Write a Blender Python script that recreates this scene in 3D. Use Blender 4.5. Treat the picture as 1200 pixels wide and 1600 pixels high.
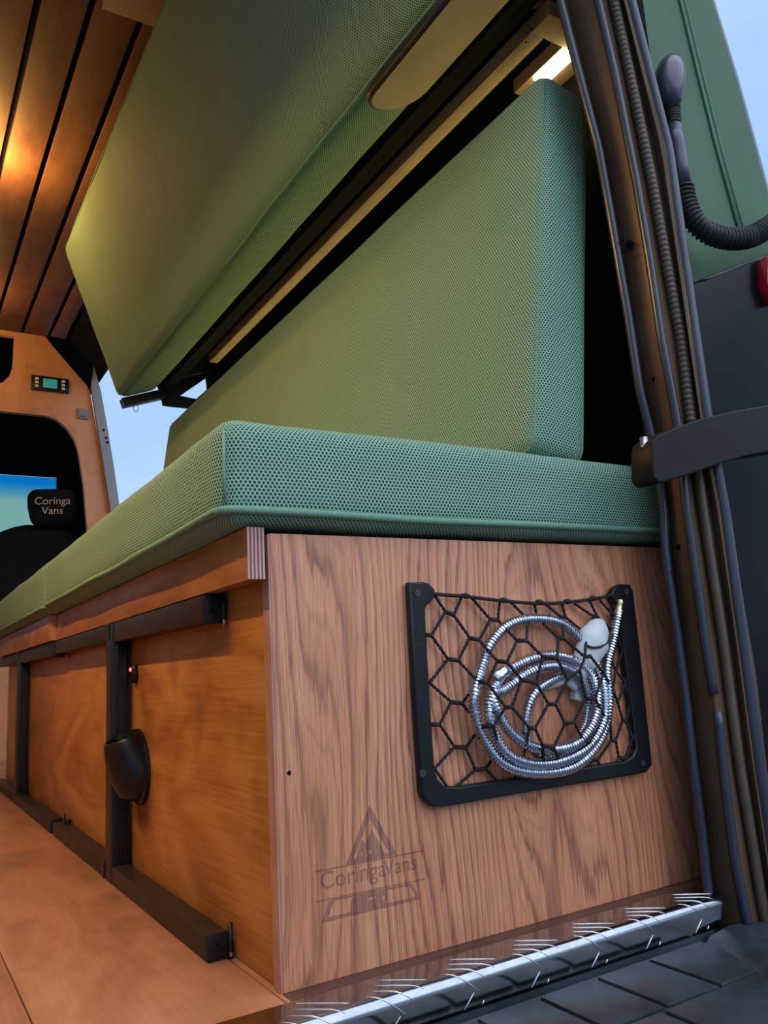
import bpy, bmesh, math, random
from mathutils import Vector, Matrix, noise
random.seed(7)
for o in list(bpy.data.objects): bpy.data.objects.remove(o)
scene = bpy.context.scene
COL = scene.collection

# ------------------------------------------------------------------ camera
F = 1269.815                      # focal length in pixels of the 1200x1600 frame
YAW, PITCH, ROLL = 0.55272178, 0.18692851, -0.05815522
CAM = Vector((-0.33406553, -0.77526174, 0.29856484))
fwd = Vector((math.sin(YAW)*math.cos(PITCH), math.cos(YAW)*math.cos(PITCH), math.sin(PITCH)))
rgt0 = Vector((math.cos(YAW), -math.sin(YAW), 0)); up0 = rgt0.cross(fwd)
RGT = rgt0*math.cos(ROLL) + up0*math.sin(ROLL); UP = -rgt0*math.sin(ROLL) + up0*math.cos(ROLL)
cd = bpy.data.cameras.new('camera'); co = bpy.data.objects.new('camera', cd); COL.objects.link(co)
m = Matrix.Identity(4)
for i in range(3):
    m[i][0] = RGT[i]; m[i][1] = UP[i]; m[i][2] = -fwd[i]; m[i][3] = CAM[i]
co.matrix_world = m
cd.sensor_fit = 'VERTICAL'; cd.sensor_height = 36.0; cd.lens = F/1600*36.0
cd.clip_start = 0.02; cd.clip_end = 400
scene.camera = co
def ray(x, y): return RGT*((x-600)/F) + UP*(-(y-800)/F) + fwd
def pix(x, y, ax, v):             # photo pixel -> point on the plane ax = v
    a = 'xyz'.index(ax); d = ray(x, y); return CAM + d*((v-CAM[a])/d[a])

# ------------------------------------------------------------------ world, sun, exposure
scene.view_settings.view_transform = 'Standard'; scene.view_settings.look = 'None'
scene.view_settings.exposure = 0.0; scene.view_settings.gamma = 1.0
scene.view_settings.use_curve_mapping = False
w = bpy.data.worlds.new('dusk_sky'); scene.world = w; w.use_nodes = True
nt = w.node_tree; nt.nodes.clear()
wo = nt.nodes.new('ShaderNodeOutputWorld'); bg = nt.nodes.new('ShaderNodeBackground')
tc = nt.nodes.new('ShaderNodeTexCoord'); mp = nt.nodes.new('ShaderNodeMapping'); mp.inputs['Scale'].default_value = (1.2, 1.2, 3.0)
nz = nt.nodes.new('ShaderNodeTexNoise'); nz.inputs['Scale'].default_value = 1.6; nz.inputs['Detail'].default_value = 5
cr = nt.nodes.new('ShaderNodeValToRGB')
cr.color_ramp.elements[0].position = 0.35; cr.color_ramp.elements[0].color = (0.36, 0.60, 0.98, 1)
cr.color_ramp.elements[1].position = 0.72; cr.color_ramp.elements[1].color = (0.60, 0.78, 1.0, 1)
nt.links.new(tc.outputs['Generated'], mp.inputs['Vector']); nt.links.new(mp.outputs[0], nz.inputs['Vector'])
nt.links.new(nz.outputs['Fac'], cr.inputs['Fac']); nt.links.new(cr.outputs[0], bg.inputs['Color'])
bg.inputs['Strength'].default_value = 1.0
nt.links.new(bg.outputs[0], wo.inputs[0])
sd = bpy.data.lights.new('hazy_sun', 'SUN'); sd.energy = 2.0; sd.angle = math.radians(80); sd.color = (0.93, 0.94, 1.0)
so = bpy.data.objects.new('hazy_sun', sd); COL.objects.link(so)
so.rotation_euler = Vector((-0.20, 0.60, -0.75)).to_track_quat('-Z', 'Y').to_euler()
so.location = (-2, -5, 4)

# ------------------------------------------------------------------ helpers
def link(o, parent=None):
    COL.objects.link(o)
    if parent is not None:
        o.parent = parent; o.matrix_parent_inverse = Matrix.Translation(-Vector(parent.location)) if parent.type == 'EMPTY' else Matrix.Identity(4)
    return o
def tag(o, label=None, cat=None, group=None, kind=None):
    if label: o['label'] = label
    if cat: o['category'] = cat
    if group: o['group'] = group
    if kind: o['kind'] = kind
    return o
def thing(name, label, cat, loc, group=None):
    o = bpy.data.objects.new(name, None); o.location = loc; o.empty_display_size = 0.05
    COL.objects.link(o); return tag(o, label, cat, group)
def from_bm(name, bm, mat, parent=None, smooth=False, auto=None):
    bmesh.ops.recalc_face_normals(bm, faces=bm.faces)
    me = bpy.data.meshes.new(name); bm.to_mesh(me); bm.free()
    me.materials.append(mat)
    if smooth:
        for p in me.polygons: p.use_smooth = True
    if auto is not None:
        for p in me.polygons: p.use_smooth = True
        me.set_sharp_from_angle(angle=math.radians(auto))
    return link(bpy.data.objects.new(name, me), parent)
def mesh(name, vs, fs, mat, parent=None, smooth=False, auto=None):
    bm = bmesh.new(); bv = [bm.verts.new(v) for v in vs]
    for f in fs:
        try: bm.faces.new([bv[i] for i in f])
        except ValueError: pass
    return from_bm(name, bm, mat, parent, smooth, auto)
def add_box(bm, a, b, bev=0.0, seg=2, M=None):
    a = Vector(a); b = Vector(b)
    vs = [bm.verts.new((x, y, z)) for x in (a.x, b.x) for y in (a.y, b.y) for z in (a.z, b.z)]
    fs = [bm.faces.new([vs[i] for i in f]) for f in ((0,1,3,2),(4,6,7,5),(0,4,5,1),(2,3,7,6),(0,2,6,4),(1,5,7,3))]
    if M is not None: bmesh.ops.transform(bm, matrix=M, verts=vs)
    if bev > 0:
        es = list({e for f in fs for e in f.edges})
        bmesh.ops.bevel(bm, geom=es, offset=bev, segments=seg, affect='EDGES', profile=0.6)
def box(name, a, b, mat, parent=None, bev=0.0, M=None):
    bm = bmesh.new(); add_box(bm, a, b, bev, 2, M)
    return from_bm(name, bm, mat, parent, auto=35 if bev else None)
def catmull(P, step, closed=False):
    P = [Vector(p) for p in P]; out = []; n = len(P)
    for i in range(n if closed else n-1):
        if closed: p0, p1, p2, p3 = P[(i-1) % n], P[i], P[(i+1) % n], P[(i+2) % n]
        else: p0, p1, p2, p3 = P[max(i-1,0)], P[i], P[i+1], P[min(i+2,n-1)]
        k = max(1, int((p2-p1).length/step))
        for j in range(k):
            t = j/k
            out.append(0.5*((2*p1)+(p2-p0)*t+(2*p0-5*p1+4*p2-p3)*t*t+(3*p1-p0-3*p2+p3)*t**3))
    if not closed: out.append(P[-1])
    return out
def add_tube(bm, path, r, n=8, closed=False, cap=True):
    path = [Vector(p) for p in path]; N = len(path)
    T = []
    for i in range(N):
        a = path[(i-1) % N] if (closed or i > 0) else path[i]
        b = path[(i+1) % N] if (closed or i < N-1) else path[i]
        t = b-a; T.append(t.normalized() if t.length > 1e-9 else Vector((0,0,1)))
    u = T[0].orthogonal().normalized(); rings = []
    for i in range(N):
        u = (u - T[i]*u.dot(T[i])).normalized(); v = T[i].cross(u)
        rr = r(i) if callable(r) else r
        rings.append([bm.verts.new(path[i]+(u*math.cos(2*math.pi*k/n)+v*math.sin(2*math.pi*k/n))*rr) for k in range(n)])
    for i in range(N if closed else N-1):
        A = rings[i]; B = rings[(i+1) % N]
        for k in range(n): bm.faces.new((A[k], A[(k+1)%n], B[(k+1)%n], B[k]))
    if cap and not closed:
        bm.faces.new(rings[0][::-1]); bm.faces.new(rings[-1])
def tube(name, path, r, mat, parent=None, n=8, closed=False):
    bm = bmesh.new(); add_tube(bm, path, r, n, closed); return from_bm(name, bm, mat, parent, smooth=True)
def add_disc(bm, c, nrm, r, h, n=20):
    nrm = Vector(nrm).normalized(); add_tube(bm, [Vector(c), Vector(c)+nrm*h], r, n)
def lines(h, r, n):
    L = [-h, -h+r*.12, -h+r*.3, -h+r*.6, -h+r]
    R = [-x for x in L][::-1]; a, b = L[-1], R[0]
    return L + [a+(b-a)*i/n for i in range(1, n)] + R
def puffy(name, size, r, n, bulge, M, mat, parent=None, wob=0.0, tap=None, seed=0.0):
    """rounded, stuffed box centred on its own origin; M places it; UVs in metres per side"""
    h = [s/2 for s in size]; Ls = [lines(h[i], min(r, h[i]*.95), n[i]) for i in range(3)]
    bm = bmesh.new(); uvl = bm.loops.layers.uv.new('UVMap'); vd = {}
    def vert(p):
        k = tuple(round(c, 6) for c in p)
        if k in vd: return vd[k]
        q = Vector(p); inn = Vector([max(-(h[i]-r), min(h[i]-r, q[i])) for i in range(3)])
        d = q-inn
        if d.length > 1e-9: q2 = inn + d.normalized()*r
        else: q2 = q
        s = [q2[i]/h[i] for i in range(3)]
        q3 = q2.copy()
        for i in range(3):
            j, l = (i+1) % 3, (i+2) % 3
            q3[i] += (1 if s[i] > 0 else -1)*abs(s[i])**3*bulge[i]*max(0, 1-s[j]**4)*max(0, 1-s[l]**4)
        if wob:
            nn = noise.noise_vector(q3*7+Vector((seed, 0, 0)))*wob + noise.noise_vector(q3*19+Vector((0, seed, 0)))*wob*.4
            q3 += nn
        if tap: q3 = tap(q3)
        v = bm.verts.new(M @ q3); vd[k] = v; return v
    for ax in range(3):
        j, l = (ax+1) % 3, (ax+2) % 3
        for sg in (-1, 1):
            for a in range(len(Ls[j])-1):
                for b in range(len(Ls[l])-1):
                    cs = [(a, b), (a+1, b), (a+1, b+1), (a, b+1)]
                    if sg < 0: cs = cs[::-1]
                    vs = []; uv = []
                    for (p, q) in cs:
                        P = [0, 0, 0]; P[ax] = sg*h[ax]; P[j] = Ls[j][p]; P[l] = Ls[l][q]
                        vs.append(vert(P)); uv.append((P[0], P[1], P[2]))
                    f = bm.faces.new(vs)
                    for lo, c in zip(f.loops, uv):
                        lo[uvl].uv = ((c[0], c[2]) if ax == 1 else (c[1], c[2]) if ax == 0 else (c[0], c[1]))
    return from_bm(name, bm, mat, parent, smooth=True)
def curve_fill(name, splines, depth, mat, parent=None, M=None, bevel=0.0):
    """flat outline(s) with holes, extruded; outlines in (u,v), M maps (u,v,w) to world"""
    cu = bpy.data.curves.new('outline', 'CURVE'); cu.dimensions = '2D'; cu.fill_mode = 'BOTH'; cu.extrude = depth/2
    if bevel: cu.bevel_depth = bevel; cu.bevel_resolution = 1
    for sp in splines:
        s = cu.splines.new('POLY'); s.points.add(len(sp)-1); s.use_cyclic_u = True
        for p, q in zip(s.points, sp): p.co = (q[0], q[1], 0, 1)
    t = bpy.data.objects.new('outline', cu); COL.objects.link(t)
    dg = bpy.context.evaluated_depsgraph_get(); me = bpy.data.meshes.new_from_object(t.evaluated_get(dg))
    bpy.data.objects.remove(t); bpy.data.curves.remove(cu)
    if M is not None: me.transform(M)
    me.materials.clear(); me.materials.append(mat); me.name = name
    return link(bpy.data.objects.new(name, me), parent)
def text_mesh(name, s, size, mat, parent, M, depth=0.0003, shear=0.0, spacing=1.0):
    cu = bpy.data.curves.new('lettering', 'FONT'); cu.body = s; cu.size = size; cu.extrude = depth
    cu.align_x = 'CENTER'; cu.shear = shear; cu.space_character = spacing
    t = bpy.data.objects.new('lettering', cu); COL.objects.link(t)
    dg = bpy.context.evaluated_depsgraph_get(); me = bpy.data.meshes.new_from_object(t.evaluated_get(dg))
    bpy.data.objects.remove(t); bpy.data.curves.remove(cu)
    me.transform(M); me.materials.clear(); me.materials.append(mat); me.name = name
    return link(bpy.data.objects.new(name, me), parent)
MXZ = Matrix(((1,0,0,0),(0,0,-1,0),(0,1,0,0),(0,0,0,1)))     # (u,v,w) -> (x,z), w towards -y
def rrect(x0, x1, y0, y1, r, k=6):
    P = []
    for cx, cy, a0 in ((x1-r,y1-r,0),(x0+r,y1-r,90),(x0+r,y0+r,180),(x1-r,y0+r,270)):
        for i in range(k+1):
            a = math.radians(a0+90*i/k); P.append((cx+r*math.cos(a), cy+r*math.sin(a)))
    return P
def interp(tab, y):
    if y <= tab[0][0]: a, b = tab[0], tab[1]
    elif y >= tab[-1][0]: a, b = tab[-2], tab[-1]
    else:
        for a, b in zip(tab, tab[1:]):
            if a[0] <= y <= b[0]: break
    return a[1]+(b[1]-a[1])*(y-a[0])/(b[0]-a[0])

# ------------------------------------------------------------------ materials
class NT:
    def __init__(s, name):
        s.m = bpy.data.materials.new(name); s.m.use_nodes = True; s.t = s.m.node_tree
        s.b = s.t.nodes['Principled BSDF']
    def n(s, typ, **kw):
        x = s.t.nodes.new(typ)
        for k, v in kw.items():
            if k in x.inputs.keys() if isinstance(k, str) else False: x.inputs[k].default_value = v
            else: setattr(x, k, v)
        return x
    def l(s, a, b): s.t.links.new(a, b)
    def math(s, op, a, b=None, c=None):
        x = s.t.nodes.new('ShaderNodeMath'); x.operation = op
        for i, v in enumerate((a, b, c)):
            if v is None: continue
            if hasattr(v, 'links'): s.l(v, x.inputs[i])
            else: x.inputs[i].default_value = v
        return x.outputs[0]
    def noise(s, vec, scale, detail=3, rough=.5, dist=0.0):
        x = s.t.nodes.new('ShaderNodeTexNoise'); x.inputs['Scale'].default_value = scale; x.inputs['Detail'].default_value = detail
        x.inputs['Roughness'].default_value = rough; x.inputs['Distortion'].default_value = dist
        s.l(vec, x.inputs['Vector']); return x.outputs['Fac']
    def map(s, vec, scale, loc=(0,0,0), rot=(0,0,0)):
        x = s.t.nodes.new('ShaderNodeMapping'); x.inputs['Scale'].default_value = scale; x.inputs['Location'].default_value = loc; x.inputs['Rotation'].default_value = rot
        s.l(vec, x.inputs['Vector']); return x.outputs[0]
    def obj(s): return s.t.nodes.new('ShaderNodeTexCoord').outputs['Object']
    def uv(s): return s.t.nodes.new('ShaderNodeTexCoord').outputs['UV']
    def ramp(s, fac, *st):
        x = s.t.nodes.new('ShaderNodeValToRGB'); e = x.color_ramp.elements
        while len(e) < len(st): e.new(0.5)
        for i, (p, c) in enumerate(st):
            e[i].position = p; e[i].color = (c[0], c[1], c[2], 1) if hasattr(c, '__len__') else (c, c, c, 1)
        s.l(fac, x.inputs['Fac']); return x.outputs['Color']
    def mix(s, fac, a, b, mode='MIX'):
        x = s.t.nodes.new('ShaderNodeMix'); x.data_type = 'RGBA'; x.blend_type = mode
        if hasattr(fac, 'links'): s.l(fac, x.inputs['Factor'])
        else: x.inputs['Factor'].default_value = fac
        for v, k in ((a, 6), (b, 7)):
            if hasattr(v, 'links'): s.l(v, x.inputs[k])
            else: x.inputs[k].default_value = (v[0], v[1], v[2], 1)
        return x.outputs[2]
    def bump(s, h, st, dist=.001):
        x = s.t.nodes.new('ShaderNodeBump'); x.inputs['Strength'].default_value = st; x.inputs['Distance'].default_value = dist
        s.l(h, x.inputs['Height']); s.l(x.outputs[0], s.b.inputs['Normal'])
    def col(s, c):
        if hasattr(c, 'links'): s.l(c, s.b.inputs['Base Color'])
        else: s.b.inputs['Base Color'].default_value = (c[0], c[1], c[2], 1)
    def set(s, rough=.5, metal=0, spec=.5, coat=0):
        s.b.inputs['Roughness'].default_value = rough; s.b.inputs['Metallic'].default_value = metal
        s.b.inputs['Specular IOR Level'].default_value = spec; s.b.inputs['Coat Weight'].default_value = coat
        return s.m
def plain(name, c, rough=.5, metal=0, spec=.5, var=.12, nscale=30, bump=0.0, coat=0):
    t = NT(name); ob = t.obj(); f = t.noise(ob, nscale, 4)
    k = [tuple(max(0, x*(1+d)) for x in c) for d in (-var, var)]
    t.col(t.ramp(f, (.3, k[0]), (.7, k[1])))
    if bump: t.bump(t.noise(ob, nscale*12, 3), bump, .0006)
    return t.set(rough, metal, spec, coat)
def glow(name, c, st):
    t = NT(name); t.col((0.8, 0.8, 0.8)); t.b.inputs['Emission Color'].default_value = (*c, 1); t.b.inputs['Emission Strength'].default_value = st
    return t.set(.5)
def fabric(name, pitch=.0049):
    t = NT(name); uv = t.uv()
    sx, sy = 1/pitch, 1/(pitch*1.55)
    def cell(off):
        p = t.map(uv, (sx, sy, 0), (off, off, 0))
        x = t.n('ShaderNodeVectorMath', operation='FRACTION'); t.l(p, x.inputs[0])
        y = t.n('ShaderNodeVectorMath', operation='SUBTRACT'); t.l(x.outputs[0], y.inputs[0]); y.inputs[1].default_value = (.5, .5, 0)
        z = t.n('ShaderNodeVectorMath', operation='MULTIPLY'); t.l(y.outputs[0], z.inputs[0]); z.inputs[1].default_value = (1, 1.45, 0)
        q = t.n('ShaderNodeVectorMath', operation='LENGTH'); t.l(z.outputs[0], q.inputs[0]); return q.outputs['Value']
    d = t.math('MINIMUM', cell(0.0), cell(0.5))
    hole = t.ramp(d, (.22, 0.0), (.37, 1.0))
    big = t.noise(t.obj(), 6, 3)
    thread = t.ramp(big, (.3, (.275, .470, .345)), (.7, (.305, .515, .380)))
    t.col(t.mix(hole, (.015, .060, .040), thread))
    t.bump(hole, .7, .0012)
    t.b.inputs['Sheen Weight'].default_value = .06; t.b.inputs['Sheen Roughness'].default_value = .4
    t.b.inputs['Sheen Tint'].default_value = (.6, .8, .7, 1)
    return t.set(.75, spec=.25)
def oak(name, burn=1.0, along=2, across=0, loc=(0,0,0)):
    t = NT(name); ob = t.obj()
    sc = [1, 1, 1]; sc[along] = .17
    p = t.map(ob, sc, loc)
    f = t.noise(p, 5.2, 2, .4, .1)
    sep = t.n('ShaderNodeSeparateXYZ'); t.l(ob, sep.inputs[0])
    w1 = t.math('MULTIPLY_ADD', f, 24.0, t.math('MULTIPLY', sep.outputs[across], 54.0))
    fine = t.noise(t.map(ob, [c*1.0 if i != along else .12 for i, c in enumerate((1,1,1))]), 60, 3)
    fine2 = t.noise(t.map(ob, [1.0 if i != along else .035 for i in range(3)]), 240, 2)
    w2 = t.math('ADD', t.math('ADD', w1, t.math('MULTIPLY', fine, .55)), t.math('MULTIPLY', fine2, .75))
    s = t.math('FRACT', w2)
    ring = t.ramp(s, (.0, .05), (.22, .62), (.62, 1.0), (.93, .72), (1.0, .05))
    s3 = t.math('FRACT', t.math('ADD', t.math('MULTIPLY', w1, 2.1), t.math('MULTIPLY', fine, 1.6)))
    fineline = t.ramp(s3, (.0, .35), (.25, 1.0), (.85, 1.0), (1.0, .35))
    var = t.noise(p, 9, 3)
    ringm = t.mix(t.ramp(var, (.30, .35), (.6, 1.0)), (1, 1, 1), ring)
    psc = [850, 850, 850]; psc[along] = 16
    pores = t.ramp(t.noise(t.map(ob, psc), 1.0, 2), (.36, .0), (.52, 1.0))
    blotch = t.ramp(t.noise(p, 14, 4), (.3, (.64, .245, .118)), (.55, (.76, .320, .168)), (.8, (.80, .380, .215)))
    c1 = t.mix(ringm, (.25, .080, .052), blotch)
    c1 = t.mix(.30, c1, fineline, 'MULTIPLY')
    c2 = t.mix(t.math('MULTIPLY', t.math('SUBTRACT', 1.0, pores), .48), c1, (.24, .085, .055))
    if burn < 1: c2 = t.mix(1.0, c2, (burn*1.0, burn*.95, burn*1.15), 'MULTIPLY')
    t.col(c2); t.bump(pores, .12, .0005)
    return t.set(.42, spec=.4)
def stained(name, c0, c1, c2, along=1, sc=3.0, rough=.38, seed=0.0):
    t = NT(name); ob = t.obj(); s = [1, 1, 1]; s[along] = .32
    p = t.map(ob, s, (seed, seed*.7, seed*1.3))
    f = t.noise(p, sc*2.2, 3, .55, .5)
    band = t.math('PINGPONG', t.math('MULTIPLY', f, 9.0), 1.0)
    s2 = [260, 260, 260]; s2[along] = 9
    g = t.noise(t.map(ob, s2), 1.0, 2)
    mixf = t.math('ADD', t.math('MULTIPLY', band, .4), t.math('MULTIPLY', g, .6))
    base = t.ramp(mixf, (.2, c0), (.55, c1), (.85, c2))
    bl = t.ramp(t.noise(t.map(ob, (1, 1, 1), (seed, 0, seed)), 11, 5), (.30, .55), (.46, 1.0))
    t.col(t.mix(.55, base, bl, 'MULTIPLY'))
    return t.set(rough, spec=.4)

M_fab = fabric('green_mesh_fabric')
M_pip = plain('green_piping_fabric', (.17, .33, .225), .8, spec=.2, nscale=300, bump=.3)
M_oak = oak('oak_veneer'); M_burn = oak('laser_burnt_oak', .55); M_oakedge = stained('oak_ply_edge', (.34, .16, .12), (.46, .23, .17), (.55, .30, .23), 2, 6)
M_side = stained('orange_stained_ply', (.30, .105, .022), (.47, .19, .045), (.58, .25, .068), 1, 2.4, .36)
M_board = stained('brown_stained_ply', (.24, .09, .028), (.38, .155, .048), (.46, .20, .07), 1, 3, .4, 3.0)
M_ply = [stained('ply_layer_light', (.50, .27, .22), (.60, .34, .29), (.66, .40, .34), 2, 8), stained('ply_layer_dark', (.16, .06, .05), (.22, .09, .08), (.26, .12, .10), 2, 8)]
M_floor = stained('wood_vinyl_floor', (.29, .125, .062), (.36, .158, .082), (.42, .195, .108), 1, 3.2, .42, 5.0)
M_sill = stained('dark_brown_sill', (.07, .035, .026), (.10, .05, .038), (.13, .07, .052), 0, 3.0, .4, 1.0)
M_ceil = stained('brown_ceiling_plank', (.155, .066, .034), (.22, .098, .050), (.26, .120, .064), 1, 1.6, .58, 9.0)
M_bulk = stained('pale_ply_partition', (.50, .24, .115), (.56, .28, .145), (.60, .31, .165), 2, 1.4, .45, 2.0)
M_beige = plain('beige_ply', (.33, .245, .14), .5, nscale=14)
M_blk = plain('black_powder_coat', (.009, .009, .011), .36, spec=.35, nscale=40, bump=.15)
M_rail = plain('dark_brown_steel', (.026, .017, .014), .45, spec=.3, nscale=40, bump=.1)
M_plast = plain('black_plastic', (.007, .007, .009), .36, spec=.3, nscale=60, bump=.25)
M_cord = plain('black_cord', (.012, .009, .010), .8, nscale=400, bump=.5)
M_rub = plain('black_rubber', (.02, .02, .022), .5, nscale=50)
M_void = plain('black_lining', (.006, .006, .007), .9, spec=.1)
M_paint = plain('black_body_paint', (.009, .008, .009), .30, spec=.22, nscale=8, var=.2)
M_jamb = plain('black_jamb_paint_warm_lit', (.120, .072, .045), .34, nscale=8, var=.2, spec=.2, coat=.0)  # black jamb; the brown of warm lamplight is put into its base colour
M_arm = plain('satin_black_steel', (.014, .0105, .009), .5, spec=.15, nscale=8)
M_door = plain('gloss_black_panel', (.006, .005, .007), .22, spec=.09, nscale=8)
M_uph = plain('green_upholstery', (.085, .155, .095), .7, spec=.25, nscale=5, var=.08, bump=.2)
M_bead = plain('black_sky_sheen', (.034, .038, .060), .26, nscale=8, var=.15)  # black surface with the blue sky highlight put into its base colour
M_chrome = plain('chrome', (.60, .63, .70), .20, 1, nscale=20, var=.05)
M_alu = plain('checker_aluminium', (.36, .38, .42), .14, 1, nscale=60, var=.12)
M_alubar = plain('bright_aluminium_bar', (.80, .80, .82), .25, 1, nscale=60, var=.03)
M_steel = plain('steel', (.5, .5, .52), .3, 1, nscale=40)
M_brass = plain('brass_fitting', (.70, .55, .32), .3, 1, nscale=40)
M_white = plain('white_plastic', (.66, .67, .68), .35, nscale=20, var=.04)
M_grey = plain('grey_plastic', (.22, .21, .24), .45, nscale=20, var=.05)
M_post = plain('grey_green_paint', (.20, .25, .28), .4, nscale=6, var=.06)
M_seat = plain('black_seat_cloth', (.010, .010, .011), .9, nscale=80, bump=.4, spec=.2)
M_cream = plain('cream_embroidery', (.75, .55, .38), .8, nscale=200)
M_step = plain('black_bumper_plastic', (.032, .040, .054), .36, nscale=14, var=.5, bump=.5)
M_red = plain('red_lens', (.5, .01, .03), .15, nscale=20, coat=.5)
M_led = glow('led_diffuser', (1.0, .80, .42), 9.0)
M_ledw = glow('wall_led_diffuser', (1.0, .72, .24), 11.0)
M_lamp = glow('lamp_diffuser', (1.0, .78, .45), 9.0)
M_lamp2 = glow('led_bar_diffuser', (1.0, .72, .36), 6.0)
M_redled = glow('red_led', (1.0, .02, .08), 2.5)
M_lcd = glow('lcd_screen', (.03, .34, .27), .55); M_lcd.node_tree.nodes['Principled BSDF'].inputs['Base Color'].default_value = (.01, .05, .04, 1)
M_ground = plain('asphalt', (.11, .11, .11), .9, nscale=6, bump=.6)
# windscreen: clear glass with its own blue sun band along the top
t = NT('tinted_windscreen'); sep = t.n('ShaderNodeSeparateXYZ'); t.l(t.obj(), sep.inputs[0])
fac = t.ramp(sep.outputs[2], (0.0, 0.0), (1.0, 1.0)); 
mr = t.n('ShaderNodeMapRange'); t.l(sep.outputs[2], mr.inputs['Value']); mr.inputs['From Min'].default_value = 1.44; mr.inputs['From Max'].default_value = 1.56
cc = t.mix(mr.outputs['Result'], (.62, .76, .62), (.05, .50, .74))
tr = t.n('ShaderNodeBsdfTransparent'); t.l(cc, tr.inputs['Color'])
gl = t.n('ShaderNodeBsdfGlossy'); gl.inputs['Roughness'].default_value = .03
fr = t.n('ShaderNodeFresnel'); fr.inputs['IOR'].default_value = 1.25
ms = t.n('ShaderNodeMixShader'); t.l(fr.outputs[0], ms.inputs[0]); t.l(tr.outputs[0], ms.inputs[1]); t.l(gl.outputs[0], ms.inputs[2])
t.l(ms.outputs[0], t.t.nodes['Material Output'].inputs['Surface']); M_glass = t.m
for mm in (M_lcd, M_redled): pass

# ------------------------------------------------------------------ setting: ground, floor, ceiling, walls
XL, XR, YF, ZC = -1.20, 0.665, 3.13, 1.93
tag(mesh('ground', [(-30,-30,-.62),(30,-30,-.62),(30,30,-.62),(-30,30,-.62)], [(0,1,2,3)], M_ground), 'grey asphalt ground outside the van', 'ground', kind='structure')
fl = tag(box('floor', (XL,-.028,-.05), (XR,YF,-.009), M_void), kind='structure')
xs = [-1.205+.2*i for i in range(6)] + [-.003, .2, .4, .6, .665]
xs = [-1.2, -1.005, -.805, -.605, -.405, -.205, -.004, .196, .396, .665]
for i in range(len(xs)-1):
    off = (i*.43) % 1.2; ys = [-.028] + [y for y in [off-1.2+1.2*k for k in range(5)] if -.02 < y < YF-.02] + [YF]
    for a, b in zip(ys, ys[1:]):
        box('plank', (xs[i]+.0007, a+.0006, -.009), (xs[i+1]-.0007, b-.0006, 0.0), M_floor, fl, .0008)
ce = tag(box('ceiling', (XL,0.0,1.955), (.62,4.7,2.0), M_void), kind='structure')
gx = [-1.2] + [-.095-.118*k for k in range(8, -1, -1)] + [.022, .140, .258, .338]
for a, b in zip(gx, gx[1:]):
    box('plank', (a+.008, 0.0, ZC), (b-.008, YF, 1.953), M_ceil, ce, .002)
box('cross_panel', (.04, .55, 1.905), (.60, 1.0, 1.929), M_beige, ce, .002)
# right wall behind the bench, black lining
wr = tag(box('wall_right', (XR,-.02,-.05), (.70,2.0,1.954), M_void), kind='structure')
# sloped black header above the side door
wh = tag(mesh('trim_1', [(.335,0.0,1.954),(.335,YF,1.954),(.50,YF,1.765),(.50,2.0,1.765),(.335,2.0,1.954),(.62,YF,1.954),(.62,2.0,1.954)],
     [(0,1,1),(1,2,3,4),(1,5,2),(4,3,6),(2,5,6,3)], M_void), kind='structure')
wl = tag(box('wall_left', (-1.25,0.0,-.05), (XL,YF,1.954), M_board), kind='structure')
# partition to the cab
outer = [(-1.19,0.0),(.60,0.0),(.585,.7),(.546,1.123),(.456,1.638),(.448,1.68),(.430,1.712),(.292,1.866),(.24,1.929),(-1.19,1.929)]
hole1 = [(-.95,.5),(.475,.5),(.455,.875),(.425,1.22),(.407,1.332),(.398,1.385),(.380,1.436),(.345,1.488),(.300,1.523),(.255,1.537),(-.95,1.537)]
hole2 = [(-.9,1.66),(.030,1.66),(.065,1.675),(.092,1.71),(.105,1.76),(.108,1.905),(-.9,1.905)]
bk = curve_fill('wall_front', [outer, hole1[::-1], hole2[::-1]], .03, M_bulk, None, Matrix.Translation((0, YF+.015, 0)) @ MXZ)
tag(bk, kind='structure')
# painted door post beside the partition
pst = [(143,604),(146,625),(158,700),(172,790),(188,900),(230,1150),(250,1150),(204,900),(186,785),(179,735),(168,668),(158,612),(147,572)]
tp = curve_fill('trim_2', [[(pix(*q,'y',3.10).x, pix(*q,'y',3.10).z) for q in pst]], .025, M_post, None, Matrix.Translation((0,3.1125,0)) @ MXZ); tp['kind'] = 'structure'
for q in ((162,672),(166,684),(168,691)):
    bm = bmesh.new(); add_disc(bm, pix(*q,'y',3.0995)+Vector((0,-.002,0)), (0,1,0), .006, .003, 10); from_bm('bolt_hole', bm, M_void, tp)

# ------------------------------------------------------------------ cab
def slab(name, P, z0, z1, mat): 
    n_ = len(P); return tag(mesh(name, [(x,y,z0) for x, y in P]+[(x,y,z1) for x, y in P], [tuple(range(n_)), tuple(range(n_, 2*n_))]+[(i, (i+1)%n_, n_+(i+1)%n_, n_+i) for i in range(n_)], mat), kind='structure')
slab('trim_3', [(-1.2,3.165),(.44,3.165),(.76,4.62),(-1.2,4.62)], 1.60, 1.655, M_void)
slab('wall_cab', [(.575,3.45),(.59,3.45),(.82,4.62),(.80,4.62)], .1, 1.60, M_void)
slab('trim_4', [(.548,4.58),(.79,4.58),(.79,4.64),(.548,4.64)], .8, 1.62, M_void)
wn = tag(box('window_1', (-1.1,4.62,.75), (.546,4.626,1.598), M_glass), kind='structure')
tag(box('trim_6', (-1.2,4.2,.0), (.72,4.7,.85), M_void), kind='structure')
st = thing('cab_seat', 'black cloth cab seat with lettered headrest beyond the wooden partition', 'car seat', (.38,3.8,0))
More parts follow.
